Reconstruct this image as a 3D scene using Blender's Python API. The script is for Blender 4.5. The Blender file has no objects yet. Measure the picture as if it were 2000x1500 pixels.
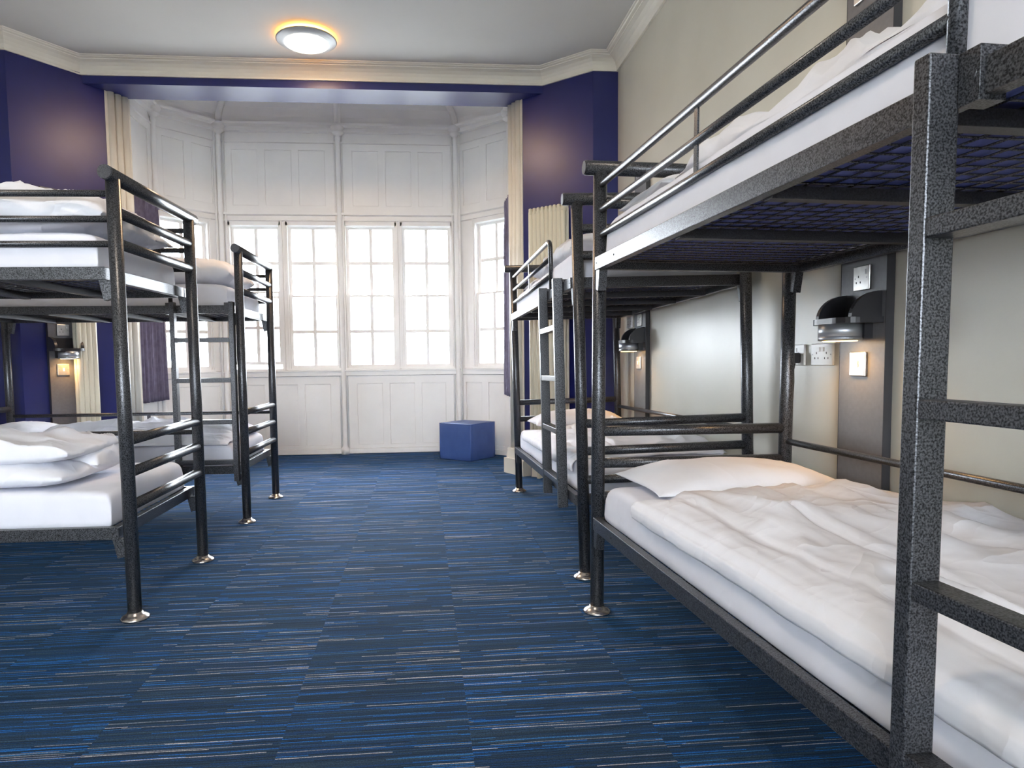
import bpy, bmesh, math, random
from math import sin, cos, pi, radians
from mathutils import Vector, Matrix, noise
random.seed(7)
S = bpy.context.scene
COL = S.collection
# ------------------------------------------------------------------ camera
F, CX, CY = 1326.19, 941.02, 791.75
YAW, PITCH, ROLL = .0881, .0656, .0124
def _world(x, y, z):
    r = x*cos(ROLL) + y*sin(ROLL); u = -x*sin(ROLL) + y*cos(ROLL)
    fw = z*cos(PITCH) + u*sin(PITCH); up = -z*sin(PITCH) + u*cos(PITCH)
    return Vector((r*cos(YAW) + fw*sin(YAW), -r*sin(YAW) + fw*cos(YAW), up))
ex, ey, ez = _world(1, 0, 0), _world(0, 1, 0), _world(0, 0, 1)
cd = bpy.data.cameras.new('camera'); cam = bpy.data.objects.new('camera', cd); COL.objects.link(cam)
cd.sensor_width = 36; cd.lens = 36*F/2000; cd.shift_x = (1000-CX)/2000; cd.shift_y = (CY-750)/2000
cd.clip_start = .02
m = Matrix.Identity(4)
for i in range(3):
    m[i][0], m[i][1], m[i][2] = ex[i], ey[i], -ez[i]
m[2][3] = 1.0
cam.matrix_world = m
S.camera = cam
# ------------------------------------------------------------------ world, exposure
S.view_settings.view_transform = 'Standard'; S.view_settings.look = 'None'
S.view_settings.gamma = 1; S.view_settings.use_curve_mapping = False
S.view_settings.exposure = 0.95
w = bpy.data.worlds.new('overcast_sky'); S.world = w; w.use_nodes = True
bg = w.node_tree.nodes['Background']
bg.inputs[0].default_value = (.86, .93, 1.0, 1); bg.inputs[1].default_value = 16.0
S.cycles.max_bounces = 10; S.cycles.diffuse_bounces = 6; S.cycles.glossy_bounces = 4
S.cycles.transparent_max_bounces = 16
S.cycles.sample_clamp_indirect = 8; S.cycles.caustics_reflective = False; S.cycles.caustics_refractive = False
S.cycles.use_denoising = True
LAMP_W = 13.0

# ------------------------------------------------------------------ materials
def mat(name, col, rough=.5, metal=0., spec=.5, **k):
    m = bpy.data.materials.new(name); m.use_nodes = True
    b = m.node_tree.nodes['Principled BSDF']
    b.inputs['Base Color'].default_value = (*col, 1); b.inputs['Roughness'].default_value = rough
    b.inputs['Metallic'].default_value = metal; b.inputs['Specular IOR Level'].default_value = spec
    for a, v in k.items():
        b.inputs[a.replace('_', ' ')].default_value = v
    return m
def nodes(m): return m.node_tree.nodes, m.node_tree.links, m.node_tree.nodes['Principled BSDF']
def N(m, t, **k):
    n = m.node_tree.nodes.new(t)
    for a, v in k.items():
        if a.startswith('i_'): n.inputs[a[2:].replace('_', ' ')].default_value = v
        else: setattr(n, a, v)
    return n
def mth(m, op, a, b=None, c=None):
    n = m.node_tree.nodes.new('ShaderNodeMath'); n.operation = op
    for i, v in enumerate((a, b, c)):
        if v is None: continue
        if isinstance(v, (int, float)): n.inputs[i].default_value = v
        else: m.node_tree.links.new(v, n.inputs[i])
    return n.outputs[0]
def ramp(m, fac, stops, interp='LINEAR'):
    n = m.node_tree.nodes.new('ShaderNodeValToRGB'); n.color_ramp.interpolation = interp
    e = n.color_ramp.elements
    while len(e) < len(stops): e.new(.5)
    for q, (p, c) in zip(e, stops): q.position = p; q.color = (*c, 1)
    m.node_tree.links.new(fac, n.inputs[0]); return n.outputs[0]
def bump(m, h, strength, dist):
    n = N(m, 'ShaderNodeBump', i_Strength=strength, i_Distance=dist)
    m.node_tree.links.new(h, n.inputs['Height']); m.node_tree.links.new(n.outputs[0], m.node_tree.nodes['Principled BSDF'].inputs['Normal'])
def noisy(name, c0, c1, scale, rough=.5, bstr=0, bdist=.001, metal=0, spec=.5, detail=3, bscale=None, **k):
    m = mat(name, c0, rough, metal, spec, **k); nd, ln, b = nodes(m)
    tc = N(m, 'ShaderNodeTexCoord'); nz = N(m, 'ShaderNodeTexNoise', i_Scale=scale, i_Detail=detail)
    ln.new(tc.outputs['Object'], nz.inputs['Vector'])
    ln.new(ramp(m, nz.outputs['Fac'], [(.35, c0), (.65, c1)]), b.inputs['Base Color'])
    if bstr:
        if bscale:
            nz = N(m, 'ShaderNodeTexNoise', i_Scale=bscale, i_Detail=detail); ln.new(tc.outputs['Object'], nz.inputs['Vector'])
        bump(m, nz.outputs['Fac'], bstr, bdist)
    return m
def cloth_folds(m, sc, st):
    nd, ln, b = nodes(m); tc = N(m, 'ShaderNodeTexCoord')
    def rd(scale, dist):
        n = N(m, 'ShaderNodeTexNoise', i_Scale=scale, i_Detail=1.5, i_Distortion=dist); ln.new(tc.outputs['Object'], n.inputs['Vector'])
        a = mth(m, 'ABSOLUTE', mth(m, 'SUBTRACT', n.outputs['Fac'], .5))
        return mth(m, 'POWER', mth(m, 'SUBTRACT', 1.0, mth(m, 'MINIMUM', mth(m, 'MULTIPLY', a, 5.0), 1.0)), 1.6)
    h = mth(m, 'ADD', rd(sc, 1.2), mth(m, 'MULTIPLY', rd(sc*2.3, .6), .25))
    bump(m, h, st, .02)
HAM = noisy('hammered_grey_paint', (.010, .011, .014), (.118, .122, .135), 330, rough=.31, bstr=.5, bdist=.0006, metal=.5, detail=1)
DARKBAR = noisy('dark_steel_bar', (.03, .03, .035), (.06, .06, .068), 300, rough=.45, metal=.4)
ZINC = mat('polished_foot_metal', (.42, .40, .39), .25, .9)
BOLT = mat('bolt_steel', (.35, .36, .36), .35, .9)
HOLE = mat('bolt_hole', (.01, .01, .01), .8)
SHEET = noisy('white_sheet_cotton', (.71, .72, .80), (.74, .75, .83), 9, rough=.8, bstr=.12, bdist=.004, spec=.2, bscale=38)
DUVET = noisy('white_duvet_cotton', (.77, .78, .84), (.80, .81, .87), 7, rough=.85, bstr=.0, spec=.15)
cloth_folds(DUVET, 3.0, .30)
cloth_folds(SHEET, 3.0, .10)
PILW = noisy('white_pillow_cotton', (.76, .77, .83), (.79, .80, .86), 7, rough=.85, bstr=.0, spec=.15)
cloth_folds(PILW, 2.6, .12)
NAVYFAB = mat('navy_mattress_fabric', (.06, .085, .30), .7)
WALLC = noisy('cream_wall_paint', (.56, .54, .47), (.59, .57, .50), 3, rough=.34, bstr=.10, bdist=.002, spec=.38, bscale=40)
BLUE = noisy('navy_gloss_wall_paint', (.010, .014, .105), (.013, .018, .12), 4, rough=.34, bstr=.10, bdist=.002, spec=.5, bscale=14)
CEIL = noisy('ceiling_paint', (.58, .565, .55), (.60, .585, .57), 2, rough=.8, spec=.2)
CORN = noisy('cornice_paint', (.77, .735, .66), (.80, .765, .69), 5, rough=.5, spec=.3)
WHITE = noisy('white_gloss_joinery', (.88, .865, .845), (.91, .895, .875), 5, rough=.38, bstr=.06, bdist=.001, spec=.4, bscale=30)
PILC = noisy('cream_fluted_paint', (.66, .62, .54), (.70, .66, .58), 6, rough=.45)
RADC = mat('cream_radiator_enamel', (.60, .56, .44), .35)
PANELC = noisy('grey_laminate_panel', (.115, .115, .125), (.13, .13, .14), 60, rough=.42)
PEDGE = mat('dark_panel_edge', (.03, .03, .035), .5)
BLACK = mat('black_lamp_plastic', (.018, .018, .022), .35)
SILV = mat('brushed_silver_lamp', (.40, .42, .45), .35, .7)
STEEL = noisy('brushed_steel_plate', (.50, .49, .47), (.62, .61, .59), 25, rough=.3, metal=.85)
WPLAS = mat('white_plastic', (.78, .78, .77), .35)
LEATH = noisy('blue_leatherette', (.035, .075, .24), (.045, .09, .27), 8, rough=.42, bstr=.25, bdist=.002, bscale=120)
CURT = noisy('mauve_grey_curtain', (.14, .125, .19), (.18, .165, .24), 20, rough=.8, spec=.2)
GRIM = mat('grimy_gap', (.10, .08, .05), .9)
def emis(name, col, st):
    m = bpy.data.materials.new(name); m.use_nodes = True; nt = m.node_tree; nt.nodes.clear()
    o = nt.nodes.new('ShaderNodeOutputMaterial'); e = nt.nodes.new('ShaderNodeEmission')
    e.inputs[0].default_value = (*col, 1); e.inputs[1].default_value = st; nt.links.new(e.outputs[0], o.inputs[0]); return m
LAMPGLOW = emis('lit_opal_diffuser', (1.0, .86, .62), 2.6)
LAMPRING = emis('lit_amber_edge', (1.0, .44, .09), 20.0)
READGLOW = emis('lit_reading_lens', (1.0, .58, .20), 10.0)
GLASS = bpy.data.materials.new('window_glass'); GLASS.use_nodes = True
nt = GLASS.node_tree; nt.nodes.clear()
o_ = nt.nodes.new('ShaderNodeOutputMaterial'); t_ = nt.nodes.new('ShaderNodeBsdfTransparent'); g_ = nt.nodes.new('ShaderNodeBsdfGlossy')
g_.inputs['Roughness'].default_value = .03; mx = nt.nodes.new('ShaderNodeMixShader'); fr = nt.nodes.new('ShaderNodeFresnel'); fr.inputs[0].default_value = 1.25
nt.links.new(fr.outputs[0], mx.inputs[0]); nt.links.new(t_.outputs[0], mx.inputs[1]); nt.links.new(g_.outputs[0], mx.inputs[2]); nt.links.new(mx.outputs[0], o_.inputs[0])
# carpet: thin stripes along X, broken at every tile
def carpet():
    m = mat('striped_carpet', (.02, .04, .09), .92, spec=.12); nd, ln, b = nodes(m)
    b.inputs['Sheen Weight'].default_value = .10; b.inputs['Sheen Roughness'].default_value = .45
    b.inputs['Sheen Tint'].default_value = (.25, .55, 1, 1)
    tc = N(m, 'ShaderNodeTexCoord'); sp = N(m, 'ShaderNodeSeparateXYZ'); ln.new(tc.outputs['Object'], sp.inputs[0])
    oi = N(m, 'ShaderNodeObjectInfo'); rnd = oi.outputs['Random']
    wv = N(m, 'ShaderNodeTexNoise', i_Scale=6, i_Detail=1); ln.new(tc.outputs['Object'], wv.inputs['Vector'])
    y = mth(m, 'ADD', sp.outputs['Y'], mth(m, 'MULTIPLY', mth(m, 'SUBTRACT', wv.outputs['Fac'], .5), .006))
    def layer(pitch, seed, seg):
        yi = mth(m, 'FLOOR', mth(m, 'DIVIDE', mth(m, 'ADD', y, 10), pitch))
        k = mth(m, 'ADD', mth(m, 'MULTIPLY', yi, .137), mth(m, 'MULTIPLY', rnd, 91.7+seed))
        w1 = N(m, 'ShaderNodeTexWhiteNoise', noise_dimensions='1D'); ln.new(k, w1.inputs['W'])
        xi = mth(m, 'FLOOR', mth(m, 'ADD', mth(m, 'DIVIDE', sp.outputs['X'], seg), mth(m, 'MULTIPLY', w1.outputs['Value'], 7.3)))
        w2 = N(m, 'ShaderNodeTexWhiteNoise', noise_dimensions='2D')
        cb = N(m, 'ShaderNodeCombineXYZ'); ln.new(k, cb.inputs[0]); ln.new(xi, cb.inputs[1]); ln.new(cb.outputs[0], w2.inputs['Vector'])
        return w2.outputs['Value']
    a = layer(.0029, 3.1, .36)
    D1, D2, D3, D4 = (.003, .010, .026), (.005, .023, .062), (.012, .026, .046), (.003, .027, .092)
    col = ramp(m, a, [(0, D1), (.22, D2), (.42, D3), (.60, D4), (.77, (.020, .044, .074)), (.86, (.004, .11, .40)), (.93, (.02, .12, .30)), (.955, (.20, .20, .22)), (.98, (.42, .39, .38))], 'CONSTANT')
    fz = N(m, 'ShaderNodeTexNoise', i_Scale=260, i_Detail=2); ln.new(tc.outputs['Object'], fz.inputs['Vector'])
    big = N(m, 'ShaderNodeTexNoise', i_Scale=1.4, i_Detail=2)
    geo = N(m, 'ShaderNodeNewGeometry'); ln.new(geo.outputs['Position'], big.inputs['Vector'])
    mx = N(m, 'ShaderNodeMix', data_type='RGBA', blend_type='MULTIPLY'); mx.inputs['Factor'].default_value = 1
    ln.new(col, mx.inputs['A']); ln.new(ramp(m, fz.outputs['Fac'], [(.3, (.40, .40, .40)), (.7, (1.6, 1.6, 1.6))]), mx.inputs['B'])
    ln.new(mx.outputs['Result'], b.inputs['Base Color'])
    bump(m, fz.outputs['Fac'], .6, .002)
    return m
CARPET = carpet()
SUBF = mat('floor_screed', (.02, .03, .05), .9)

# ------------------------------------------------------------------ mesh helpers
class MB:
    def __init__(s): s.v = []; s.f = []; s.sm = []
    def add(s, vs, fs, smooth=False):
        o = len(s.v); s.v += [tuple(v) for v in vs]
        for f in fs: s.f.append([i+o for i in f]); s.sm.append(smooth)
        return s
    def hexa(s, p, smooth=False):      # 8 points: bottom 4 ccw, top 4 ccw
        return s.add(p, [(3, 2, 1, 0), (4, 5, 6, 7), (0, 1, 5, 4), (1, 2, 6, 5), (2, 3, 7, 6), (3, 0, 4, 7)], smooth)
    def box(s, x0, x1, y0, y1, z0, z1):
        return s.hexa([(x0, y0, z0), (x1, y0, z0), (x1, y1, z0), (x0, y1, z0), (x0, y0, z1), (x1, y0, z1), (x1, y1, z1), (x0, y1, z1)])
    def cbox(s, x0, x1, y0, y1, z0, z1, c=.003):   # chamfered box (bevelled edges)
        bm = bmesh.new(); bmesh.ops.create_cube(bm, size=1)
        for v in bm.verts: v.co = Vector(((x0+x1)/2+v.co.x*(x1-x0), (y0+y1)/2+v.co.y*(y1-y0), (z0+z1)/2+v.co.z*(z1-z0)))
        bmesh.ops.bevel(bm, geom=bm.edges[:], offset=c, segments=2, affect='EDGES', profile=.5)
        s.frombm(bm); bm.free(); return s
    def frombm(s, bm, smooth=False):
        bm.verts.index_update(); s.add([v.co for v in bm.verts], [[v.index for v in f.verts] for f in bm.faces], smooth)
    def tube(s, pts, r, n=16, cap=True, ell=None):
        pts = [Vector(p) for p in pts]; rings = []
        d0 = (pts[1]-pts[0]).normalized(); up = Vector((0, 0, 1)) if abs(d0.z) < .9 else Vector((1, 0, 0))
        a = d0.cross(up).normalized()
        vs = []
        for i, p in enumerate(pts):
            d = ((pts[min(i+1, len(pts)-1)]-p).normalized() + (p-pts[max(i-1, 0)]).normalized()).normalized()
            a = (a - d*a.dot(d)).normalized(); b = d.cross(a)
            rr = r[i] if isinstance(r, (list, tuple)) else r
            for k in range(n):
                t = 2*pi*k/n; vs.append(p + a*cos(t)*rr + b*sin(t)*rr*(ell or 1))
        fs = [(i*n+k, i*n+(k+1) % n, (i+1)*n+(k+1) % n, (i+1)*n+k) for i in range(len(pts)-1) for k in range(n)]
        s.add(vs, fs, True)
        if cap:
            o = len(s.v)-len(vs)
            s.f.append([o+k for k in range(n)][::-1]); s.sm.append(False)
            s.f.append([o+(len(pts)-1)*n+k for k in range(n)]); s.sm.append(False)
        return s
    def lathe(s, prof, n=24, c=(0, 0, 0)):
        vs = [(c[0]+r*cos(2*pi*k/n), c[1]+r*sin(2*pi*k/n), c[2]+z) for r, z in prof for k in range(n)]
        fs = [(i*n+k, i*n+(k+1) % n, (i+1)*n+(k+1) % n, (i+1)*n+k) for i in range(len(prof)-1) for k in range(n)]
        s.add(vs, fs, True)
        o = len(s.v)-len(vs)
        s.f.append([o+k for k in range(n)][::-1]); s.sm.append(False)
        s.f.append([o+(len(prof)-1)*n+k for k in range(n)]); s.sm.append(False)
        return s
    def prism(s, poly, y0, y1, axis='y'):          # poly (a,b) extruded along an axis
        n = len(poly)
        P = {'y': lambda a, b, c: (a, c, b), 'x': lambda a, b, c: (c, a, b), 'z': lambda a, b, c: (a, b, c)}[axis]
        vs = [P(a, b, y0) for a, b in poly] + [P(a, b, y1) for a, b in poly]
        return s.add(vs, [list(range(n))[::-1], list(range(n, 2*n))] + [(k, (k+1) % n, n+(k+1) % n, n+k) for k in range(n)])
    def mesh(s, name, mats):
        me = bpy.data.meshes.new(name); me.from_pydata(s.v, [], s.f); me.update()
        for m in (mats if isinstance(mats, (list, tuple)) else [mats]): me.materials.append(m)
        me.polygons.foreach_set('use_smooth', s.sm)
        bm = bmesh.new(); bm.from_mesh(me); bmesh.ops.recalc_face_normals(bm, faces=bm.faces); bm.to_mesh(me); bm.free()
        return me
    def build(s, name, mats, parent=None, M=None):
        o = bpy.data.objects.new(name, s.mesh(name, mats)); COL.objects.link(o)
        if parent: o.parent = parent
        if M is not None: o.matrix_local = M
        return o
def tag(o, label=None, cat=None, group=None, kind=None):
    if label: o['label'] = label
    if cat: o['category'] = cat
    if group: o['group'] = group
    if kind: o['kind'] = kind
    return o
def empty(name, M=None):
    o = bpy.data.objects.new(name, None); o.empty_display_size = .1; COL.objects.link(o)
    if M is not None: o.matrix_world = M
    return o
def struct(o): o['kind'] = 'structure'; return o
def dup(o, parent=None, M=None, name=None):
    c = o.copy(); COL.objects.link(c); c.parent = parent
    if M is not None: c.matrix_local = M
    for ch in [q for q in ALLCH.get(o.name, [])]: dup(ch, c)
    return c
ALLCH = {}

# ------------------------------------------------------------------ floor with carpet tiles
RW, LW, BW = 1.58, -3.35, -5.2          # right, left, back wall planes
fl = struct(MB().box(LW-.1, RW+.1, BW-.1, 7.62, -.12, -.0015).build('floor', SUBF))
TX, TS = .1139, .5013
tm = None
for i in range(-7, 3):
    for j in range(-1, 16):
        x0 = TX+i*TS; y0 = j*TS - .02 + (TS/2 if i % 2 else 0)
        if x0 > RW-.02 or x0+TS < LW+.02: continue
        if y0 > 7.45: continue
        if tm is None:
            g = .0003; b = MB()
            b.hexa([(0, 0, -.0016), (TS, 0, -.0016), (TS, TS, -.0016), (0, TS, -.0016), (g, g, 0), (TS-g, g, 0), (TS-g, TS-g, 0), (g, TS-g, 0)])
            tm = b.mesh('carpet_tile', CARPET)
        c0 = max(x0, LW); 
        o = bpy.data.objects.new('carpet_tile', tm); COL.objects.link(o); o.parent = fl
        o.location = (x0, y0, random.uniform(-.0004, .0004))
GRND = noisy('grey_outdoor_ground', (.30, .31, .30), (.40, .40, .38), .2, rough=.9)
struct(MB().box(-150, 150, -150, 150, -4.2, -4).build('ground', GRND))  # unseen plain grey ground, added to cut light reaching the ceiling from below
# ------------------------------------------------------------------ facet frame helper
def fac(P0, P1, inward):
    P0 = Vector((*P0, 0)); P1 = Vector((*P1, 0)); e = (P1-P0); L = e.length; e.normalize()
    n = Vector((-e.y, e.x, 0)); n = n if n.dot(Vector((*inward, 0))-P0) > 0 else -n
    M = Matrix.Identity(4)
    for i in range(3): M[i][0] = e[i]; M[i][1] = n[i]; M[i][3] = P0[i]
    return M, L
def fput(b, M, name, mats, parent=None):
    vs = [tuple(M @ Vector(v)) for v in b.v]; c = MB(); c.v = vs; c.f = b.f; c.sm = b.sm
    return c.build(name, mats, parent)
CEN = (-.8, 6.3)
# ---- main room walls
CZ0, CZ1 = 3.249, 3.36
wr = struct(MB().box(RW, RW+.15, BW, 5.5, 0, CZ1+.05).build('wall_right', WALLC))
wl = struct(MB().box(LW-.15, LW, BW, 5.4, 0, CZ1+.05).build('wall_left', WALLC))
b = MB(); b.box(LW, -2.95, BW-.15, BW, 0, CZ1+.05); b.box(1.2, RW, BW-.15, BW, 0, CZ1+.05)   # unseen back wall; its window openings are added as extra room light
b.box(-1.2, -.55, BW-.15, BW, .85, 2.75)
b.box(-2.95, 1.2, BW-.15, BW, 0, .85); b.box(-2.95, 1.2, BW-.15, BW, 2.75, CZ1+.05)
struct(b.build('wall_back', WALLC))
SR0, SR1 = (1.38, 5.37), (.872, 5.83)
SL0, SL1 = (-2.915, 5.27), (-2.467, 5.826)
b = MB(); b.box(1.38, RW+.1, 5.37, 5.55, 0, CZ1+.05)
fr_ = struct(b.build('wall_front_right', BLUE))
b = MB(); b.box(LW-.1, -2.915, 5.27, 5.45, 0, CZ1+.05)
struct(b.build('wall_front_left', BLUE))
def splay(P0, P1, name, cen):
    M, L = fac(P0, P1, cen); b = MB(); b.box(-.0, L, -.14, 0, 0, CZ1+.05); return struct(fput(b, M, name, BLUE)), M, L
wsr, MSR, LSR = splay(SR0, SR1, 'wall_splay_right', (-.8, 3))
wsl, MSL, LSL = splay(SL0, SL1, 'wall_splay_left', (-.8, 3))
b = MB(); b.box(-2.75, 1.17, 5.68, 5.99, 3.19, CZ1+.3)
struct(b.build('wall_beam', BLUE))
struct(MB().box(LW-.2, RW+.2, BW-.2, 5.69, CZ1, CZ1+.12).build('ceiling', CEIL))
# ---- cornice swept round the room
def sweep(path, prof, name, m, closed=False, side=1):
    pts = [Vector(p) for p in path]; n = len(pts); k = len(prof); vs = []
    for i, p in enumerate(pts):
        d0 = (p-pts[i-1]).normalized() if i else (pts[1]-p).normalized()
        d1 = (pts[i+1]-p).normalized() if i < n-1 else d0
        n0 = Vector((-d0.y, d0.x))*side; n1 = Vector((-d1.y, d1.x))*side
        mm = (n0+n1).normalized(); mm = mm/max(.3, mm.dot(n0))
        for d, z in prof: vs.append((p.x+mm.x*d, p.y+mm.y*d, z))
    fs = [(i*k+j, i*k+(j+1) % k, (i+1)*k+(j+1) % k, (i+1)*k+j) for i in range(n-1) for j in range(k)]
    b = MB(); b.add(vs, fs); b.f += [list(range(k)), [(n-1)*k+j for j in range(k)]]; b.sm += [False]*2
    return b.build(name, m)
Z0, Z1 = CZ0, CZ1
prof = [(0, Z0), (.016, Z0), (.018, Z0+.010), (.010, Z0+.014), (.014, Z0+.022), (.020, Z0+.040), (.035, Z0+.062), (.060, Z0+.080), (.085, Z0+.089), (.090, Z0+.0895), (.092, Z0+.0955), (.112, Z0+.098), (.118, Z0+.104), (.130, Z0+.105), (.132, Z1), (0, Z1)]
path = [(RW, BW), (RW, 5.37), (1.38, 5.37), (1.035, 5.68), (-2.60, 5.68), (-2.915, 5.27), (LW, 5.27), (LW, BW)]
struct(sweep(path, prof, 'trim_1', CORN, side=1))
# ---- baseboards on the splays and right wall
bprof = [(0, 0), (.030, 0), (.030, .12), (.022, .135), (.020, .16), (.010, .175), (.008, .19), (0, .19)]
struct(sweep([(RW, BW), (RW, 5.37), (1.38, 5.37), (.95, 5.76)], bprof, 'baseboard_right', PILC))
struct(sweep([(-2.53, 5.75), (-2.915, 5.27), (LW, 5.27), (LW, BW)], bprof, 'baseboard_left', PILC))
# ---- fluted pilasters flanking the opening
def pilaster(P0, P1, name, cen, ux):
    M, L = fac(P0, P1, cen); b = MB(); b.box(-.02, L+.02, -.10, 0, 0, 3.19)
    for k in range(3):
        c = L*(k+.5)/3; r = L/6.4
        b.tube([(c, .0, .23), (c, .0, 3.19)], r, 14, ell=1)
    o = struct(fput(b, M, name, PILC))
    q = MB(); q.box(-.075, L+.05, -.12, .055, 0, .135)
    q.prism([(-.055, .135), (L+.035, .135), (L+.035, .155), (L+.02, .20), (L+.02, .225), (-.04, .225), (-.04, .20), (-.055, .155)], -.10, .035)
    fput(q, M, 'plinth', PILC, o)
    return o
pilaster((.872, 5.83), (.795, 5.985), 'trim_2', (-.8, 5.6), 1)
pilaster((-2.467, 5.826), (-2.375, 5.99), 'trim_3', (-.8, 5.6), -1)

# ------------------------------------------------------------------ bay
SILL, GB, GT, HEAD = .925, .974, 2.434, 2.50
BZ = 3.43
win_n = [0]
def window(M, s0, s1, lift=0):
    """sash window; s0,s1 = visible glass limits along the facet"""
    win_n[0] += 1
    W = struct(empty('window_%d' % win_n[0]))
    st = .030; bar = .034; zm = 1.713
    a, c = s0-st, s1+st
    b = MB()                                            # frame: jamb mouldings
    for x0, x1 in ((a-.022, a), (c, c+.022)): b.box(x0, x1, -.10, .012, SILL, HEAD)
    for x0, x1 in ((a-.034, a-.018), (c+.018, c+.034)): b.box(x0, x1, -.02, .022, SILL, HEAD+.01)
    b.box(a-.022, c+.022, -.10, .012, GT+st, HEAD+.006)
    b.box(a-.03, c+.03, -.11, .028, SILL-.012, GB-.034)
    fput(b, M, 'frame', WHITE, W)
    def sash(z0, z1, zbar, d, nm):
        b = MB()
        b.box(a, s0, d-.02, d+.02, z0, z1); b.box(s1, c, d-.02, d+.02, z0, z1)
        t = .026
        b.box(s0, s1, d-.02, d+.02, z0, z0+t if nm == 'top' else z0+.034); b.box(s0, s1, d-.02, d+.02, z1-(t if nm == 'top' else .018), z1)
        so = fput(b, M, 'sash', WHITE, W)
        zb0 = z0+(t if nm == 'top' else .034); zt = z1-(t if nm == 'top' else .018); mid = (s0+s1)/2
        q = MB(); q.box(mid-bar/2, mid+bar/2, d-.012, d+.012, zb0, zt); q.box(s0, s1, d-.012, d+.0115, zbar-bar/2, zbar+bar/2)
        fput(q, M, 'glazing_bar', WHITE, so)
        for x0, x1 in ((s0, mid-bar/2), (mid+bar/2, s1)):
            for y0, y1 in ((zb0, zbar-bar/2), (zbar+bar/2, zt)):
                fput(MB().box(x0, x1, d-.003, d+.001, y0, y1), M, 'pane', GLASS, so)
    sash(zm-.013, GT+.026, 2.074, -.075, 'top')
    sash(GB-.034+lift, zm+.013+lift, 1.335+lift, -.030, 'bottom')
    return W
def bay_wall(P0, P1, name, wins, npan, offs=.0):
    M, L = fac(P0, P1, CEN)
    b = MB(); st = .030+.022
    b.box(0, L, -.12, 0, 0, SILL); b.box(0, L, -.12, 0, HEAD, BZ+.1)
    xs = 0
    for s0, s1 in wins:
        b.box(xs, s0-st, -.12, 0, SILL, HEAD); xs = s1+st
    b.box(xs, L, -.12, 0, SILL, HEAD)
    o = struct(fput(b, M, name, WHITE))
    # mouldings
    def strip(z0, z1, d, nm, pr=None):
        q = MB(); q.prism(pr or [(0, z0), (d, z0+.006), (d, z1-.006), (0, z1)], 0, L, 'x') ; return fput(q, M, nm, WHITE, o)
    strip(.852, .925, .030, 'sill')
    strip(.900, .925, .045, 'sill')
    strip(2.506, 2.530, .022, 'window_head'); strip(2.565, 2.600, .040, 'window_head')
    strip(3.318, 3.345, .024, 'frieze_moulding')
    strip(0, .062, .022, 'skirting')
    q = MB(); q.prism([(0, 3.43), (.05, 3.432), (.055, 3.445), (.035, 3.452), (.045, 3.475), (.085, 3.490), (.09, 3.512), (0, 3.512)], 0, L, 'x')
    fput(q, M, 'cornice', WHITE, o)
    # panelling: frame members proud of recessed panels
    for z0, z1, zz0, zz1 in ((.062, .852, .097, .771), (2.600, 3.318, 2.667, 3.249)):
        segs = []
        for (a, c) in npan:
            segs.append((a, c))
        xs = .0; q = MB(); d = .012
        for a, c in segs:
            q.box(xs, a, 0, d, z0, z1); xs = c
        q.box(xs, L, 0, d, z0, z1)
        for a, c in segs:
            q.box(a, c, 0, d, z0, zz0); q.box(a, c, 0, d, zz1, z1)
        fput(q, M, 'panel_frame', WHITE, o)
        for a, c in segs:
            g = .009
            p = MB(); p.hexa([(a+.001, 0, zz0+.001), (c-.001, 0, zz0+.001), (c-.001, 0, zz1-.001), (a+.001, 0, zz1-.001),
                              (a+g, .0045, zz0+g), (c-g, .0045, zz0+g), (c-g, .0045, zz1-g), (a+g, .0045, zz1-g)])
            fput(p, M, 'panel', WHITE, o)
    return o, M, L
XL, XC, XR = -2.08, -.84, .42
wins = [(-1.963, -1.515, .045), (-1.366, -.906, 0), (-.755, -.292, 0), (-.153, .311, 0)]
off = lambda x: x-XL
pans = [(-1.95, -1.68), (-1.61, -1.33), (-1.26, -.98), (-.70, -.42), (-.35, -.07), (.0, .27)]
wb, MB_, LB_ = bay_wall((XL, 7.5), (XR, 7.5), 'wall_bay_front', [(off(a), off(c)) for a, c, _ in wins], [(off(a), off(c)) for a, c in pans])
for a, c, l in wins: window(MB_, off(a), off(c), l)
RE, LE = (.95, 6.97), (-2.579, 7.01)
wbr, MR_, LR_ = bay_wall((XR, 7.5), RE, 'wall_bay_right', [(.285, .70)], [(.10, .33), (.42, .65)])
window(MR_, .285, .70)
wbl, ML_, LL_ = bay_wall((XL, 7.5), LE, 'wall_bay_left', [(.19, .62)], [(.08, .30), (.38, .60)])
window(ML_, .19, .62)
bay_wall(RE, (RE[0], 5.93), 'wall_bay_side_right', [], [(.12, .50), (.60, .95)])
bay_wall(LE, (LE[0], 5.93), 'wall_bay_side_left', [], [(.12, .50), (.60, .95)])
# colonnettes
def colonnette(x, y, name, dirs=()):
    b = MB(); b.lathe([(.045, 0), (.045, .06), (.030, .08), (.026, .10), (.026, 3.36), (.030, 3.37), (.030, 3.385), (.024, 3.39), (.036, 3.405), (.062, 3.425), (.062, 3.435), (.054, 3.44), (.075, 3.47), (.078, 3.50), (.06, 3.515), (.0, 3.515)][:-1], 20, (x, y, 0))
    o = struct(b.build(name, WHITE))
    for dx, dy in dirs:
        q = MB(); q.tube([(x+dx, y+dy, 0), (x+dx, y+dy, 3.40)], .011, 10); q.build('bead', WHITE, o)
    return o
colonnette(XC, 7.475, 'trim_4', [(-.036, .012), (.036, .012)])
colonnette(XR-.012, 7.46, 'trim_5', [(-.045, .022), (.030, -.05)])
colonnette(XL+.012, 7.46, 'trim_6', [(.045, .022), (-.030, -.05)])
colonnette(RE[0]-.03, RE[1]-.01, 'trim_7'); colonnette(LE[0]+.03, LE[1]-.01, 'trim_8')
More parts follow.
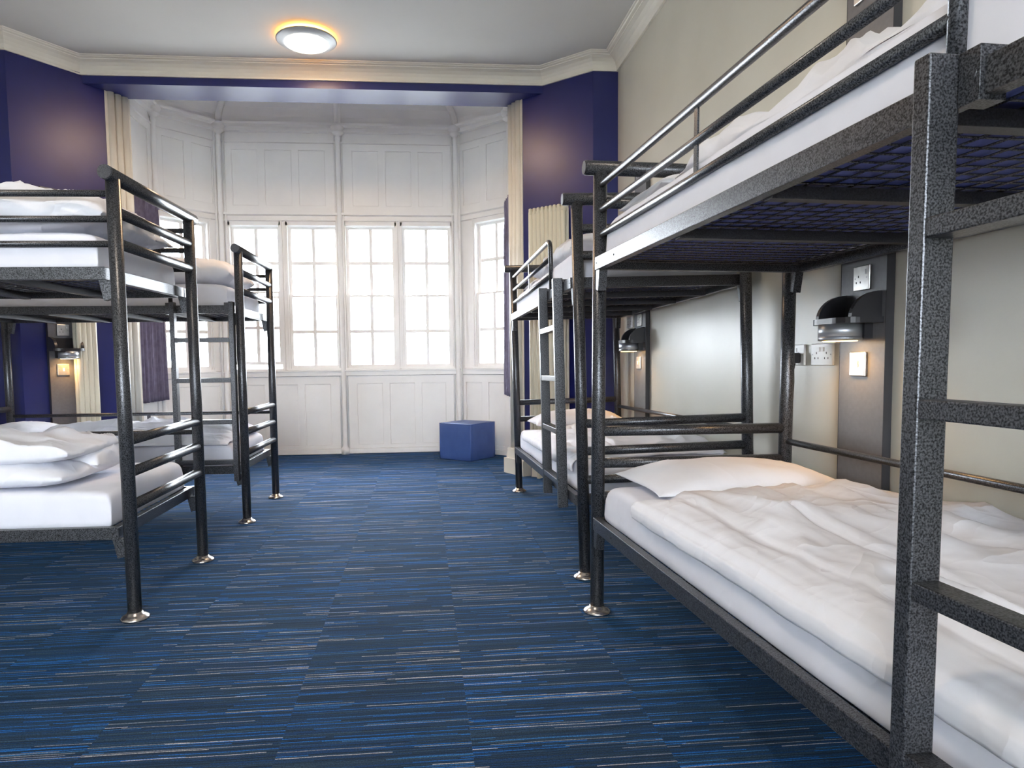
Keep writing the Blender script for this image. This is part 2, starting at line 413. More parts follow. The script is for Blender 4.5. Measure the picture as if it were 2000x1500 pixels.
# coved bay ceiling with ribs
out = [(RE[0], 5.9), RE, (XR, 7.5), (XC, 7.5), (XL, 7.5), LE, (LE[0], 5.9)]
cen = Vector((-.83, 6.2)); NS = 8
def cv(p, k):
    th = k/NS*pi/2; q = Vector(p); return q + (cen-q)*(.42*(1-cos(th))), 3.512+.42*sin(th)
b = MB(); vs = []; fs = []
for k in range(NS+1):
    for p in out: q, z = cv(p, k); vs.append((q.x, q.y, z))
n = len(out)
for k in range(NS):
    for j in range(n-1): fs.append((k*n+j, k*n+j+1, (k+1)*n+j+1, (k+1)*n+j))
fs.append([NS*n+j for j in range(n)])
b.add(vs, fs)
# outer shell to close it
vs2 = [(x*1.0, y+.0, 3.512) for x, y in out]
cb = struct(b.build('ceiling', WHITE))
sm_ = cb.modifiers.new('s', 'SOLIDIFY'); sm_.thickness = .04; sm_.offset = 1
for p in out[1:-1]:
    pts = []
    for k in range(NS+1):
        q, z = cv(p, k); q = q+(cen-q).normalized()*.012; pts.append((q.x, q.y, z-.004))
    MB().tube(pts, .034, 10).build('rib', WHITE, cb)
struct(MB().box(-3.0, 1.4, 5.95, 7.9, 3.98, 4.05).build('ceiling', WHITE))
struct(MB().box(-3.0, 1.4, 5.90, 5.985, 3.3, 4.0).build('wall_beam_back', WHITE))

# ------------------------------------------------------------------ ceiling lamps
def ceil_lamp(x, y, label):
    r = empty('ceiling_light', Matrix.Translation((x, y, CZ1)))
    tag(r, label, 'light', 'round ceiling lights')
    MB().lathe([(.085, 0), (.085, -.012), (.10, -.02), (.11, -.034)], 32).build('base', WPLAS, r)
    MB().lathe([(.150, -.016), (.175, -.016), (.178, -.024), (.150, -.024)], 40).build('glow_ring', LAMPRING, r)
    MB().lathe([(.120, -.030), (.20, -.026), (.214, -.028), (.216, -.033), (.207, -.038), (.168, -.052), (.160, -.053), (.120, -.045)], 48).build('rim', SILVR, r)
    MB().lathe([(.158, -.050), (.157, -.056), (.138, -.066), (.09, -.076), (.04, -.080), (.004, -.081)], 40).build('diffuser', LAMPGLOW, r)
    l = bpy.data.lights.new('ceiling_light_bulb', 'AREA'); l.shape = 'DISK'; l.size = .28; l.energy = LAMP_W*(1.35 if y > 4 else .9); l.color = (1, .66, .38) if y > 4 else (1, .84, .66);
    lo = bpy.data.objects.new('bulb', l); COL.objects.link(lo); lo.parent = r; lo.location = (0, 0, -.088)
    return r
SILVR = mat('satin_lamp_rim', (.42, .42, .43), .4, .3)
ceil_lamp(-.785, 5.17, 'round ceiling light with satin rim glowing amber, in front of the bay')
ceil_lamp(-.8, 1.6, 'round ceiling light over the aisle between the near bunks')
ceil_lamp(-.8, -1.4, 'round ceiling light by the wall opposite the bay')

# ------------------------------------------------------------------ bunks
W_, H_ = .783, 1.711
ZUT, ZUB, ZLT, ZLB = 1.370, 1.322, .3734, .3253
G = (1.646, 1.551, 1.4585); E_ = (.7055, .5797, .4484); M2 = (1.581, 1.4623)
RP = .0262
def bunk(name, label, pos, rz, lean, pit, dz, sy, L, ladder=None, guard_to=None):
    """local x across (0 = aisle/camera side), y = sy*l along, z up"""
    M = Matrix.Translation((pos[0], pos[1], dz + lean*W_/2)) @ Matrix.Rotation(rz, 4, 'Z') @ Matrix.Rotation(lean, 4, 'Y') @ Matrix.Rotation(pit, 4, 'X')
    R = empty(name, M); tag(R, label, 'bunk bed', 'grey metal bunk beds')
    Y = lambda l: sy*l
    def bx(b, a0, a1, l0, l1, z0, z1, c=.002):
        y0, y1 = sorted((Y(l0), Y(l1))); return b.cbox(a0, a1, y0, y1, z0, z1, c)
    for l in (0, L):
        for a in (0, W_):
            wz = (M @ Vector((a, Y(l), 0))).z
            zf = -wz
            b = MB(); b.tube([(a, Y(l), zf+.020), (a, Y(l), H_-.012)], RP, 20); b.build('post', HAM, R)
            MB().lathe([(.053, zf+.001), (.055, zf+.005), (.050, zf+.011), (.040, zf+.017), (.031, zf+.022), (.028, zf+.03)], 24, (a, Y(l), 0)).build('foot', ZINC, R)
        b = MB(); b.tube([(-.060, Y(l), H_), (W_+.060, Y(l), H_)], RP+.001, 20); tr = b.build('top_rail', HAM, R)
        for a in (-.062, W_+.062):
            MB().tube([(a-.003, Y(l), H_), (a+.003, Y(l), H_)], RP-.001, 20).build('end_cap', DARKBAR, tr)
        for z in M2 + E_:
            MB().tube([(0, Y(l), z), (W_, Y(l), z)], .0205, 16).build('end_rail', HAM, R)
    fa0, fa1 = -.029, W_+.029
    lvl = ((ZUB, ZUT), (ZLB, ZLT))
    for z0, z1 in lvl:
        for a0, a1 in ((fa0, fa0+.028), (fa1-.028, fa1)):
            b = MB(); bx(b, a0, a1, .034, L-.034, z0, z1); sr = b.build('side_rail', HAM, R)
            s_ = -1 if a0 < 0 else 1; ax = a0 if a0 < 0 else a1
            for l in (.055, .255, L-.255, L-.055):
                MB().tube([(ax+s_*.0012, Y(l), (z0+z1)/2), (ax-s_*.004, Y(l), (z0+z1)/2)], .0035, 10).build('bolt_hole', HOLE, sr)
        for l0, l1 in ((.036, .064), (L-.064, L-.036)):
            b = MB(); bx(b, fa0+.028, fa1-.028, l0, l1, z0, z1); b.build('frame_end_rail', HAM, R)
        for f in ((.322, .527, .725, .92) if L > 2.2 else (.22, .42, .62, .82)):
            l = L*f; b = MB(); bx(b, fa0+.028, fa1-.028, l-.016, l+.016, z0-.005, z0+.0225, .001); b.build('cross_bar', DARKBAR, R)
        zz = z0+.028
        b = MB()
        nl = int((L-.13)/.050)
        for k in range(nl):
            l = .075+k*(L-.15)/(nl-1); b.add(*_bar((fa0+.02, Y(l), zz), (fa1-.02, Y(l), zz), .0022))
        for k in range(15):
            a = .03+k*(W_-.06)/14; b.add(*_bar((a, Y(.05), zz+.0035), (a, Y(L-.05), zz-.0044), .0024))
        tag(b.build('wire_mesh', HAM, R), kind='stuff')
        for l, dl in ((0, 1), (L, -1)):                     # tapered corner brackets under the side rails
            for a, sg in ((0, 1), (W_, -1)):
                b = MB(); l0 = l+dl*.018; l1 = l+dl*.062
                p = [(l0, z0), (l1, z0), (l1-dl*.016, z0-.078), (l0, z0-.070)]
                a0, a1 = sorted((a-sg*.020, a+sg*.012))
                b.prism([(Y(p_[0]), p_[1]) for p_ in p], a0, a1, 'x'); b.build('corner_bracket', HAM, R)
    # aisle-side guard rail
    if ladder:
        ls0, ls1 = ladder                                   # stile centres along l
        near_end = 0 if ls0 < L/2 else L
        gl = (max(ls0, ls1) if near_end == 0 else min(ls0, ls1))    # the hoop stands at the inner stile
        other = L if near_end == 0 else 0
        sg = 1 if other > gl else -1
        hoop = gl + sg*.03
        cr = .05
        pts = [(0, Y(other-sg*.02), G[0])]
        pts += [(0, Y(hoop+sg*cr*(1-sin(t*pi/12))), G[0]-cr*(1-cos(t*pi/12))) for t in range(0, 7)]
        pts += [(0, Y(hoop), ZUT-.02)]
        MB().tube(pts, .0125, 14).build('guard_hoop', HAM, R)
        for z in G[1:]: MB().tube([(0, Y(other-sg*.02), z), (0, Y(hoop), z)], .0122, 14).build('guard_rail', HAM, R)
        ln_ = abs(other-hoop)
        for f in (.5,):
            l = other - sg*ln_*f
            for za, zb in ((G[2], G[1]), (G[1], G[0])):
                b = MB(); bx(b, -.003, .003, l-.010, l+.010, za+.006, zb-.006, .001); b.build('guard_stub', HAM, R)
        b = MB()
        for ls in (ls0, ls1):
            s = MB(); bx(s, -.078, -.031, ls-.0145, ls+.0145, .285, 1.388, .003); so = s.build('ladder_stile', HAM, R)
            h = MB(); bx(h, -.036, .004, ls+.016, ls+.050, 1.315, 1.386, .001); h.tube([(-.037, Y(ls+.036), 1.352), (-.030, Y(ls+.036), 1.352)], .009, 12); h.build('hook', HAM, so)
        lo, hi = min(ls0, ls1)+.0145, max(ls0, ls1)-.0145
        for z in (1.17, .924, .668, .418):
            s = MB(); bx(s, -.076, -.033, lo, hi, z-.027, z, .002); s.build('ladder_rung', HAM, R)
    # wall-side guards
    for z in G: MB().tube([(W_, Y(.02), z), (W_, Y(L-.02), z)], .0122, 12).build('guard_rail', HAM, R)
    for l in (L*.33, L*.67):
        b = MB(); bx(b, W_-.003, W_+.003, l-.010, l+.010, ZUT, G[0], .001); b.build('guard_stub', HAM, R)
    MB().tube([(W_, Y(.02), .652), (W_, Y(L-.02), .652)], .0122, 14).build('guard_rail', HAM, R)
    for l in (L*.48,):
        b = MB(); bx(b, W_-.003, W_+.003, l-.012, l+.012, ZLT-.01, .645, .001); b.build('guard_stub', HAM, R)
    return R, M, sy, L
def _bar(p, q, r):
    p = Vector(p); q = Vector(q); d = (q-p).normalized(); u = Vector((0, 0, 1)); a = d.cross(u).normalized()*r; u = u*r
    return [p+a, p+u, p-a, p-u, q+a, q+u, q-a, q-u], [(0, 1, 5, 4), (1, 2, 6, 5), (2, 3, 7, 6), (3, 0, 4, 7), (3, 2, 1, 0), (4, 5, 6, 7)]
LR2 = 2.08
C = bunk('bunk_bed', 'large near bunk bed along the right wall, its ladder cut by the frame', (.677, 2.5868), .0415, .0091, 0, .0115, -1, 2.25, ladder=(1.695, 2.09))
D = bunk('bunk_bed', 'far right bunk bed in front of the cream radiator', (.733, 3.0101), .002, -.0177, -.014, .0104, 1, LR2, ladder=(.20, .59))
A = bunk('bunk_bed', 'near left bunk bed with a rolled duvet behind its end rails', (-1.1443, 2.7368), pi/2-.0236, -.0106, 0, .0048, 1, 1.86, ladder=(1.35, 1.73))
B = bunk('bunk_bed', 'far left bunk bed with the ladder beside its aisle post, by the bay', (-1.112, 4.3472), pi/2-.0184, .0012, 0, -.0104, 1, 1.86, ladder=(.035, .385))

# ------------------------------------------------------------------ bedding
def nz(x, y, z, sc, o=3):
    v = Vector((x*sc, y*sc, z*sc)); t = 0; a = 1
    for _ in range(o): t += a*noise.noise(v); v = v*2.03+Vector((3.1, 1.7, .3)); a *= .5
    return t
def ridge(x, y, z, sc):
    wx = nz(x, y, z, sc*.6, 2)*.5
    v = noise.noise(Vector((x*sc+wx, y*sc-wx, z*sc))); return (1-min(1, abs(v)*3.2))**2
def place(bk, a, l, z, name, mb, mats, rot=0):
    R, M, sy, L = bk
    MM = M @ Matrix.Translation((a, sy*l, z)) @ Matrix.Rotation(rot, 4, 'Z')
    o = mb.build(name, mats); o.matrix_world = MM; return o
def soft(wa, wl, h, nx=40, ny=60, p=8, q=.35, hm=.35, wr=.006, ws=7, rg=.01, rs=5, an=(1, 1), seed=0, concave=0, stretch=None, topf=None, nrm=.5):
    """closed cushion centred on the origin, resting on z=0"""
    b = MB(); vs = []
    def S_(k, n): return sin(pi/2*(2*k/n-1))
    idx = {}
    for side in (1, -1):
        for i in range(nx+1):
            for j in range(ny+1):
                edge = i in (0, nx) or j in (0, ny)
                if side == -1 and edge: idx[(side, i, j)] = idx[(1, i, j)]; continue
                s, t = S_(i, nx), S_(j, ny)
                e = max(0, (1-abs(s)**p)*(1-abs(t)**p))**q
                x = wa/2*s*(1-concave*(1-t*t)); y = wl/2*t*(1-concave*(1-s*s))
                z = h*hm + (h*(1-hm)*e if side == 1 else -h*hm*e)
                if side == 1 and topf: z += topf(s, t)*e
                X, Yy, Z = x*an[0]+seed*13.7, y*an[1]+seed*5.1, z*1.5
                d = nz(X, Yy, Z, ws)*wr + (ridge(X, Yy, Z, rs)-.3)*rg
                if side == 1: z += d*(.35+.65*e)
                ox = nz(X+40, Yy, Z, ws*.7)*wr*nrm*(1-.3*e); x += ox*2; y += nz(X, Yy+40, Z, ws*.7)*wr*nrm*2*(1-.3*e)
                idx[(side, i, j)] = len(vs); vs.append((x, y, max(z, 0)))
    fs = []
    for side in (1, -1):
        for i in range(nx):
            for j in range(ny):
                fs.append([idx[(side, i, j)], idx[(side, i+1, j)], idx[(side, i+1, j+1)], idx[(side, i, j+1)]])
    b.add(vs, fs, True); return b
def mattress(bk, lv, label, seed):
    R, M, sy, L = bk; z = (ZUB if lv else ZLB)+.036
    wl = L-.15
    mb = soft(W_-.012, wl, .150, 34, 80, p=30, q=.16, hm=.20, wr=.0035, ws=4, rg=.004, rs=3, an=(1, 1), seed=seed, nrm=.8)
    o = place(bk, W_/2, L/2, z, 'mattress', mb, SHEET); tag(o, label, 'mattress', 'mattresses on the bunk beds')
    u = MB().cbox(-(W_-.11)/2, (W_-.11)/2, -wl/2+.04, wl/2-.04, -.0045, -.0003, .001).build('underside', NAVYFAB, o)
    u['label'] = 'navy mattress underside'
    return o
def pillow(bk, lv, a, l, zoff, label, wa=.66, wl=.42, h=.12, rot=0, seed=0, tilt=0):
    R, M, sy, L = bk; z = (ZUB if lv else ZLB)+.034+.150+zoff
    mb = soft(wa, wl, h, 36, 30, p=2.6, q=.55, hm=.30, wr=.007, ws=7, rg=.004, rs=5, seed=seed, concave=.07)
    o = place(bk, a, l, z, 'pillow', mb, PILW, rot); tag(o, label, 'pillow', 'white pillows'); return o
def duvet_block(bk, lv, a, l, zoff, wa, wl, h, label, rot=0, seed=0, layers=1, extra=None, wr=.014, rg=.02, **k):
    R, M, sy, L = bk; z = (ZUB if lv else ZLB)+.034+.150+zoff
    mb = MB(); zz = 0
    for q in range(layers):
        hh = h/layers
        kk = dict(p=4.2, q=.44, hm=.42); kk.update(k)
        s = soft(wa-.02*q, wl-.03*q, hh*1.14, 60, 60, wr=wr*(.5 if q < layers-1 else 1), ws=6, rg=rg*(.3 if q < layers-1 else 1), rs=4.2, seed=seed+q, **kk)
        s.v = [(x+.015*q, y-.01*q, z_+zz) for x, y, z_ in s.v]; zz += hh*.95
        mb.add(s.v, s.f, True)
    if extra:
        for (dx, dy, dz, xa, xl, xh, sd) in extra:
            s = soft(xa, xl, xh, 44, 44, p=3.2, q=.45, hm=.4, wr=wr, ws=7, rg=rg, rs=5, seed=sd)
            mb.add([(x+dx, y+dy, z_+dz) for x, y, z_ in s.v], s.f, True)
    o = place(bk, a, l, z, 'duvet', mb, DUVET, rot); tag(o, label, 'duvet', 'white duvets'); return o
def spread(bk, lv, l0, l1, label, seed, hang=.07, fold=True, amp=.017, rise=.05, a1=None):
    """duvet laid out over the mattress, its aisle edge turned down over the side"""
    R, M, sy, L = bk; z = (ZUB if lv else ZLB)+.034+.150; a1 = a1 or W_-.02
    prof = [(-.012, -hang), (-.016, -hang*.6), (-.014, -hang*.25), (-.006, -.006), (.006, .012), (.03, .022), (.07, .026), (.10, .022), (.115, .030), (.16, .040), (.22, .044), (.235, .036), (.25, .048), (.32, .058), (.42, .064), (.52, .068), (.62, .066), (a1-.03, .050), (a1, .015)]
    pr = []
    for i in range(len(prof)-1):
        p0, p1 = prof[i], prof[i+1]; n = 3 if i < 5 else 5
        for k in range(n): t = k/n; pr.append((p0[0]+(p1[0]-p0[0])*t, p0[1]+(p1[1]-p0[1])*t))
    pr.append(prof[-1])
    nl = 110; vs = []; fs = []
    for j in range(nl+1):
        v = j/nl; l = l0+(l1-l0)*v
        end = min(1, min(v, 1-v)*9)**.5
        for (a, zz) in pr:
            ff = min(1, max(0, a-.02)/.15)
            X, Yy = a*1.3+seed*9, l*.75
            d = nz(X*2.2, Yy, 0, 3.2)*amp*1.4 + (ridge(X*1.0, Yy*.55, seed, 4.2)-.3)*amp*1.2 + (ridge(X*.5+Yy*.9, Yy*.5-X*.6, seed+3, 3.1)-.3)*amp*.9
            crease = nz(a*30, l*.6, seed, 1)*.0022
            zf = zz+rise*ff*(.75+.5*nz(X, Yy, 2, 1.3))
            zf = zf*(.25+.75*end) if zz > 0 else zf
            zf += (d*ff+crease)*end
            al = a + nz(l*2, seed, a*2, 1.2)*.010 + (.0 if ff else nz(l*9, seed, 0, 1)*.004)
            ll = l + (nz(a*3, seed+7, 0, 2)*.03 if v in (0, 1) or v < .06 or v > .94 else 0)
            vs.append((al, sy*ll, zf))
    n = len(pr)
    for j in range(nl):
        for i in range(n-1): fs.append((j*n+i, j*n+i+1, (j+1)*n+i+1, (j+1)*n+i))
    # bottom skin
    o0 = len(vs); th = .012
    for (x, y, zv) in list(vs):
        vs.append((x+(th if zv < .01 else 0), y, max(zv-th, .003) if zv > .01 else zv))
    for j in range(nl):
        for i in range(n-1): fs.append((o0+j*n+i, o0+(j+1)*n+i, o0+(j+1)*n+i+1, o0+j*n+i+1))
    for j in range(nl): fs.append((j*n, (j+1)*n, o0+(j+1)*n, o0+j*n)); fs.append((j*n+n-1, o0+j*n+n-1, o0+(j+1)*n+n-1, (j+1)*n+n-1))
    for i in range(n-1): fs.append((i, o0+i, o0+i+1, i+1)); fs.append((nl*n+i, nl*n+i+1, o0+nl*n+i+1, o0+nl*n+i))
    b = MB(); b.add(vs, fs, True)
    o = place(bk, 0, 0, z, 'duvet', b, DUVET); tag(o, label, 'duvet', 'white duvets'); return o
mattress(C, 1, 'white sheeted mattress on the upper deck of the near right bunk', 1)
mattress(C, 0, 'white sheeted mattress on the lower deck of the near right bunk', 2)
mattress(D, 1, 'white sheeted mattress on the upper deck of the far right bunk', 3)
mattress(D, 0, 'white sheeted mattress on the lower deck of the far right bunk', 4)
mattress(A, 1, 'white sheeted mattress on the upper deck of the near left bunk', 5)
mattress(A, 0, 'white sheeted mattress on the lower deck of the near left bunk', 6)
mattress(B, 1, 'white sheeted mattress on the upper deck of the far left bunk', 7)
mattress(B, 0, 'white sheeted mattress on the lower deck of the far left bunk', 8)
# near right bunk
spread(C, 0, .42, 2.17, 'white duvet spread over the lower deck of the near right bunk, creased lengthwise', 1, hang=.05, rise=.035)
pillow(C, 0, .40, .27, .0, 'flat white pillow at the far end of the near right lower deck', seed=1, h=.115, wa=.70, wl=.46)
duvet_block(C, 1, .42, 1.23, 0, .62, 1.60, .125, 'white duvet bunched along the upper deck of the near right bunk', seed=4, wr=.03, rg=.045, p=3.4, q=.5, topf=lambda s, t: .05*max(0, -t-.1)+.02*sin(t*11))
pillow(C, 1, .39, .24, 0, 'white pillow at the far end of the near right upper deck', seed=2, h=.13)
# far right bunk
spread(D, 0, .20, 1.72, 'white duvet spread over the lower deck of the far right bunk, behind the ladder', 3, hang=.05, rise=.03)
pillow(D, 0, .39, 1.79, .02, 'white pillow propped at the bay end of the far right lower deck', seed=5, h=.13)
duvet_block(D, 1, .38, .85, 0, .66, 1.25, .14, 'white duvet bunched on the upper deck of the far right bunk', seed=8, wr=.026, rg=.03)
pillow(D, 1, .39, 1.80, 0, 'white pillow at the bay end of the far right upper deck', seed=6, h=.13)
# near left bunk
duvet_block(A, 1, .39, .57, 0, .72, 1.0, .19, 'folded white duvet heaped on the upper deck of the near left bunk', seed=12, wr=.028, rg=.03, layers=1, p=3.4, q=.5, hm=.3, nrm=.9, topf=lambda s, t: .02*sin(t*9+s*3))
duvet_block(A, 0, .28, .74, 0, .52, .98, .19, 'white duvet folded double on the lower deck of the near left bunk', seed=14, wr=.022, rg=.034, layers=2, extra=[(.13, -.30, .01, .34, .42, .15, 17)])
pillow(A, 1, .39, 1.48, 0, 'white pillow at the wall end of the near left upper deck', seed=7)
pillow(A, 0, .39, 1.50, 0, 'white pillow at the wall end of the near left lower deck', seed=8)
# far left bunk
duvet_block(B, 1, .36, .33, 0, .62, .50, .145, 'white duvet rolled on the aisle end of the far left upper deck', seed=20, wr=.014, rg=.022)
spread(B, 0, .10, 1.42, 'rumpled white duvet on the lower deck of the far left bunk', 7, hang=-.0, amp=.022, rise=.05)
pillow(B, 0, .40, 1.57, .0, 'white pillow on the lower deck of the far left bunk, under the reading light', seed=9, h=.13)
pillow(B, 1, .40, 1.55, .0, 'white pillow at the wall end of the far left upper deck', seed=10)

# ------------------------------------------------------------------ wall panels with reading lights and sockets
def fitting_M(origin, e, n):
    """local x along the wall, y out of the wall"""
    M = Matrix.Identity(4); e = Vector(e).normalized(); n = Vector(n).normalized()
    for i in range(3): M[i][0] = e[i]; M[i][1] = n[i]; M[i][2] = (0, 0, 1)[i]; M[i][3] = origin[i]
    return M
def headboard(M, w, label):
    r = empty('wall_panel', M); tag(r, label, 'panel', 'grey service panels')
    MB().cbox(-w/2, w/2, 0.001, .030, .02, 2.33, .001).build('board', PANELC, r)
    b = MB(); b.box(-w/2-.002, -w/2, .001, .0305, .02, 2.33); b.box(w/2, w/2+.002, .001, .0305, .02, 2.33); b.build('edge_strip', PEDGE, r)
    return r
def socket(M, w, label, grp, met=True, switches=1, pins=1, nm='socket'):
    r = empty(nm, M); tag(r, label, 'socket' if nm == 'socket' else 'switch', grp)
    m1 = STEEL if met else WPLAS
    MB().cbox(-w/2, w/2, 0, .010, -.043, .043, .003).build('plate', m1, r)
    if nm == 'socket':
        for k in range(pins):
            cx = (k-(pins-1)/2)*.066 - (.014 if pins == 1 else 0)
            b = MB(); b.box(cx-.002, cx+.002, .0095, .0106, .002, .010); b.box(cx-.013, cx-.009, .0095, .0106, -.018, -.014+.003); b.box(cx+.009, cx+.013, .0095, .0106, -.018, -.011)
            b.build('pin_hole', HOLE, r)
        for k in range(switches):
            cx = (k-(switches-1)/2)*.028 + (.024 if pins == 1 else 0)
            MB().cbox(cx-.005, cx+.005, .009, .014, .012, .028, .001).build('rocker', WPLAS, r)
    else:
        MB().cbox(-.007, .007, .009, .014, -.012, .012, .001).build('rocker', WPLAS, r)
    b = MB()
    for sx in (-1, 1): b.tube([(sx*(w/2-.012), .009, 0), (sx*(w/2-.012), .0108, 0)], .003, 10)
    b.build('screw', BOLT, r)
    return r
def reading_light(M, label, power=.55):
    r = empty('reading_light', M); tag(r, label, 'light', 'bedside reading lights')
    # shelf: D shaped plate
    pts = [(-.115, 0), (.115, 0), (.115, .085)] + [(.045+.07*cos(t*pi/12), .085+.045*sin(t*pi/12)*1.2) for t in range(1, 7)] + [(-.045-.07*sin(t*pi/12), .085+.045*cos(t*pi/12)*1.2) for t in range(0, 6)] + [(-.115, .085)]
    MB().prism(pts, 0, .020, 'z').build('shelf', BLACK, r)
    for x in (-.095, .095):
        q = [(0, .02), (.108, .02)] + [(.108*cos(t*pi/20), .02+.088*sin(t*pi/20)) for t in range(1, 11)]
        MB().prism(q, x-.009, x+.009, 'x').build('side_fin', BLACK, r)
    MB().box(-.095, .095, .0, .006, .02, .10).build('back_plate', BLACK, r)
    MB().lathe([(.070, 0), (.070, -.042), (.068, -.043), (.070, -.044), (.070, -.056), (.060, -.058)][::-1], 40, (0, .080, 0)).build('housing', SILV, r)
    MB().lathe([(.052, -.060), (.056, -.0585), (.05, -.057)], 32, (0, .080, 0)).build('lens', READGLOW, r)
    MB().box(-.06, .06, 0, .03, -.05, 0).build('mount', BLACK, r)
    l = bpy.data.lights.new('reading_bulb', 'SPOT'); l.energy = power*4; l.color = (1, .55, .20); l.spot_size = 2.7; l.spot_blend = .5; l.shadow_soft_size = .03
    lo = bpy.data.objects.new('bulb', l); COL.objects.link(lo); lo.parent = r; lo.location = (0, .075, -.068)
    return r
T = Matrix.Translation
def service(cx_, cy_, e, n, w, where, up=True):
    M = fitting_M((cx_, cy_, 0), e, n)
    headboard(M, w, 'tall grey service panel '+where)
    s = .03
    socket(M @ T((.004, s, 1.272)), .086, 'steel socket above the reading light '+where, 'steel socket plates')
    reading_light(M @ T((0, s, 1.112)), 'black finned reading light, lit amber below, '+where)
    socket(M @ T((-.008, s, .972)), .086, 'steel switch below the reading light '+where, 'steel switch plates', nm='switch')
    if up: socket(M @ T((.0, s, 2.27)), .146, 'steel double socket high on the panel '+where, 'steel double sockets', pins=2, switches=2)
service(RW-.001, 2.278, (0, -1, 0), (-1, 0, 0), .245, 'on the right wall over the near bunk')
service(RW-.001, 4.72, (0, -1, 0), (-1, 0, 0), .245, 'on the right wall over the far bunk')
dl = (Vector(SL1)-Vector(SL0)).normalized(); nl_ = Vector((dl.y, -dl.x))
pc = Vector(SL0)+dl*.272
service(pc.x+nl_.x*.001, pc.y+nl_.y*.001, (dl.x, dl.y, 0), (nl_.x, nl_.y, 0), .20, 'on the blue wall at the left')
MW = fitting_M((RW-.001, 2.55, 1.008), (0, -1, 0), (-1, 0, 0))
socket(MW, .146, 'white double socket beside the grey panel, nothing plugged in', 'white double sockets', met=False, switches=2, pins=2)
sk = socket(fitting_M((RW-.001, 2.745, 1.008), (0, -1, 0), (-1, 0, 0)), .146, 'white double socket holding a black plug', 'white double sockets', met=False, switches=2, pins=2)
p = empty('plug', fitting_M((RW-.012, 2.712, .995), (0, -1, 0), (-1, 0, 0))); tag(p, 'black mains plug with a cable hanging down the right wall', 'plug')
MB().cbox(-.024, .024, 0, .038, -.022, .022, .008).build('body', BLACK, p)
MB().tube([(0, .020, -.018), (0, .020, -.045)], [.008, .004], 12).build('strain_relief', BLACK, p)
MB().tube([(0, .020, -.04), (.002, .020, -.10), (-.008, .018, -.2), (-.03, .012, -.34), (-.05, .010, -.5), (-.06, .010, -.7)], .0032, 8).build('cable', BLACK, p)
socket(fitting_M((RW-.001, 5.03, 1.275), (0, -1, 0), (-1, 0, 0)), .146, 'small white double socket beyond the far grey panel, near the corner', 'white double sockets', met=False, switches=2, pins=2)

# ------------------------------------------------------------------ radiators
def radiator(M, n, z0, z1, label):
    r = empty('radiator', M); tag(r, label, 'radiator', 'cream column radiators')
    pitch = .0385
    me = None
    for k in range(n):
        if me is None:
            b = MB()
            for y in (.030, .080):
                b.tube([(0, y, z0+.02), (0, y, z0+.035), (0, y, z1-.035), (0, y, z1-.02)], [.012, .0145, .0145, .012], 12, ell=1.45)
            b.cbox(-.0125, .0125, .012, .098, z1-.055, z1, .008); b.cbox(-.0125, .0125, .012, .098, z0, z0+.055, .008)
            me = b.mesh('column', RADC)
        o = bpy.data.objects.new('column', me); COL.objects.link(o); o.parent = r; o.location = (k*pitch, 0, 0)
    b = MB()
    for z in (z0+.03, z1-.03): b.tube([(-.02, .055, z), ((n-1)*pitch+.02, .055, z)], .015, 12)
    b.build('header', RADC, r)
    b = MB()
    for k in (1, n-2):
        b.box(k*pitch-.012, k*pitch+.012, -.028, .02, z1-.3, z1-.27); b.box(k*pitch-.012, k*pitch+.012, -.028, .02, z0+.27, z0+.3)
        b.box(k*pitch-.012, k*pitch+.012, .0, .055, .0, z0+.02)
    b.build('bracket', RADC, r)
    return r
er = (Vector(SR1)-Vector(SR0)).normalized(); nr = Vector((er.y, -er.x)); nr = nr if nr.y < 0 else -nr
q0 = Vector(SR0)+er*.208+nr*.032
radiator(fitting_M((q0.x, q0.y, 0), (er.x, er.y, 0), (nr.x, nr.y, 0)), 9, .22, 2.245, 'tall cream column radiator on the blue wall right of the bay')
q1 = Vector(SL0)+dl*.352+nl_*.032
radiator(fitting_M((q1.x, q1.y, 0), (dl.x, dl.y, 0), (nl_.x, nl_.y, 0)), 4, .22, 2.245, 'narrow cream column radiator on the blue wall left of the bay')

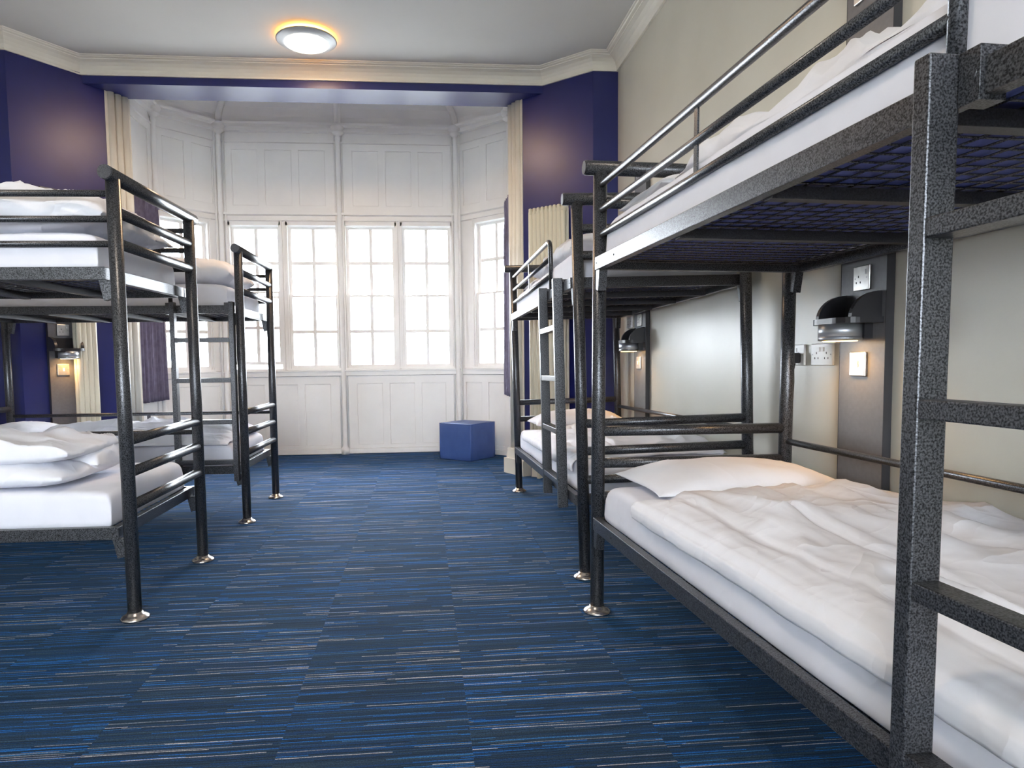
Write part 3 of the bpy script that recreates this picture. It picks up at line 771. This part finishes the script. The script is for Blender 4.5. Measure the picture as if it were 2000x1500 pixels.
# ------------------------------------------------------------------ curtains
def curtain(x, y0, y1, label, s):
    nseg = 150; zs = [.655, .70, .9, 1.3, 1.8, 2.3, 2.45, 2.50, 2.56]
    r = empty('curtain', T((x, (y0+y1)/2, .655))); tag(r, label, 'curtain', 'mauve grey curtains')
    vs = []; fs = []; dx = 0; oy = (y0+y1)/2
    for zi, z in enumerate(zs):
        tz = (z-.655)/1.9
        for k in range(nseg+1):
            u = k/nseg; y = y0+(y1-y0)*u*(1-.10*tz*(1 if s > 0 else 1))
            amp = .024 if z < 2.4 else .014
            ph = u*2*pi*8.5 + nz(u*3, z*.4, s, 1)*1.6
            xx = amp*sin(ph)+.008*sin(u*2*pi*21+z*2*(z > 2.3)) 
            vs.append((xx, y-oy+.006*cos(ph*1.0), z-.655))
    n = nseg+1
    for zi in range(len(zs)-1):
        for k in range(nseg): fs.append((zi*n+k, zi*n+k+1, (zi+1)*n+k+1, (zi+1)*n+k))
    b = MB(); b.add(vs, fs, True); o = b.build('cloth', CURT, r)
    md = o.modifiers.new('s', 'SOLIDIFY'); md.thickness = .003
    rod = MB().tube([(0, y0-oy-.05, 1.915), (0, y1-oy+.05, 1.915)], .010, 10); rod.build('rail', WHITE, r)
    b = MB(); b.box(-.006, .006, y0-oy, y1-oy, 1.84, 1.90); b.build('heading_tape', CURT, r)
    return r
curtain(-2.50, 6.25, 6.93, 'mauve grey curtain bunched at the left side of the bay', -1)
curtain(.865, 6.22, 6.90, 'mauve grey curtain at the right side of the bay, mostly hidden', 1)

# ------------------------------------------------------------------ pouf
a0 = Vector((.476, 6.665)); e1 = Vector((-.745, .667)); e2 = Vector((.667, .745)); sd = .40; hh = .372
c = a0+e1*sd/2+e2*sd/2
Mp = T((c.x, c.y, 0)) @ Matrix.Rotation(math.atan2(e2.y, e2.x), 4, 'Z')
r = empty('pouf', Mp); tag(r, 'blue leatherette cube pouf on the carpet at the foot of the bay', 'pouf')
bm = bmesh.new(); bmesh.ops.create_cube(bm, size=1); bmesh.ops.subdivide_edges(bm, edges=bm.edges[:], cuts=7, use_grid_fill=True)
for v in bm.verts:
    x, y, z = v.co*2
    k = 1+.012*(1-x*x)*(1-y*y)+.012*(1-z*z)
    v.co = Vector((x*sd/2*(1+.02*(1-z*z)), y*sd/2*(1+.02*(1-z*z)), hh/2+z*hh/2+(.008*(1-x*x)*(1-y*y) if z > .9 else 0)+.001))
b = MB(); b.frombm(bm, True); bm.free()
o = b.build('cover', LEATH, r); md = o.modifiers.new('b', 'BEVEL'); md.width = .012; md.segments = 3; md.limit_method = 'ANGLE'
b = MB()
for z in (hh-.004,):
    k = sd/2+.001
    b.tube([(-k, -k, z), (k, -k, z), (k, k, z), (-k, k, z), (-k, -k, z)], .004, 8)
for sx in (-1, 1):
    for sy_ in (-1, 1): b.tube([(sx*(sd/2), sy_*(sd/2), .01), (sx*(sd/2), sy_*(sd/2), hh-.004)], .004, 8)
b.build('piping', LEATH, r)
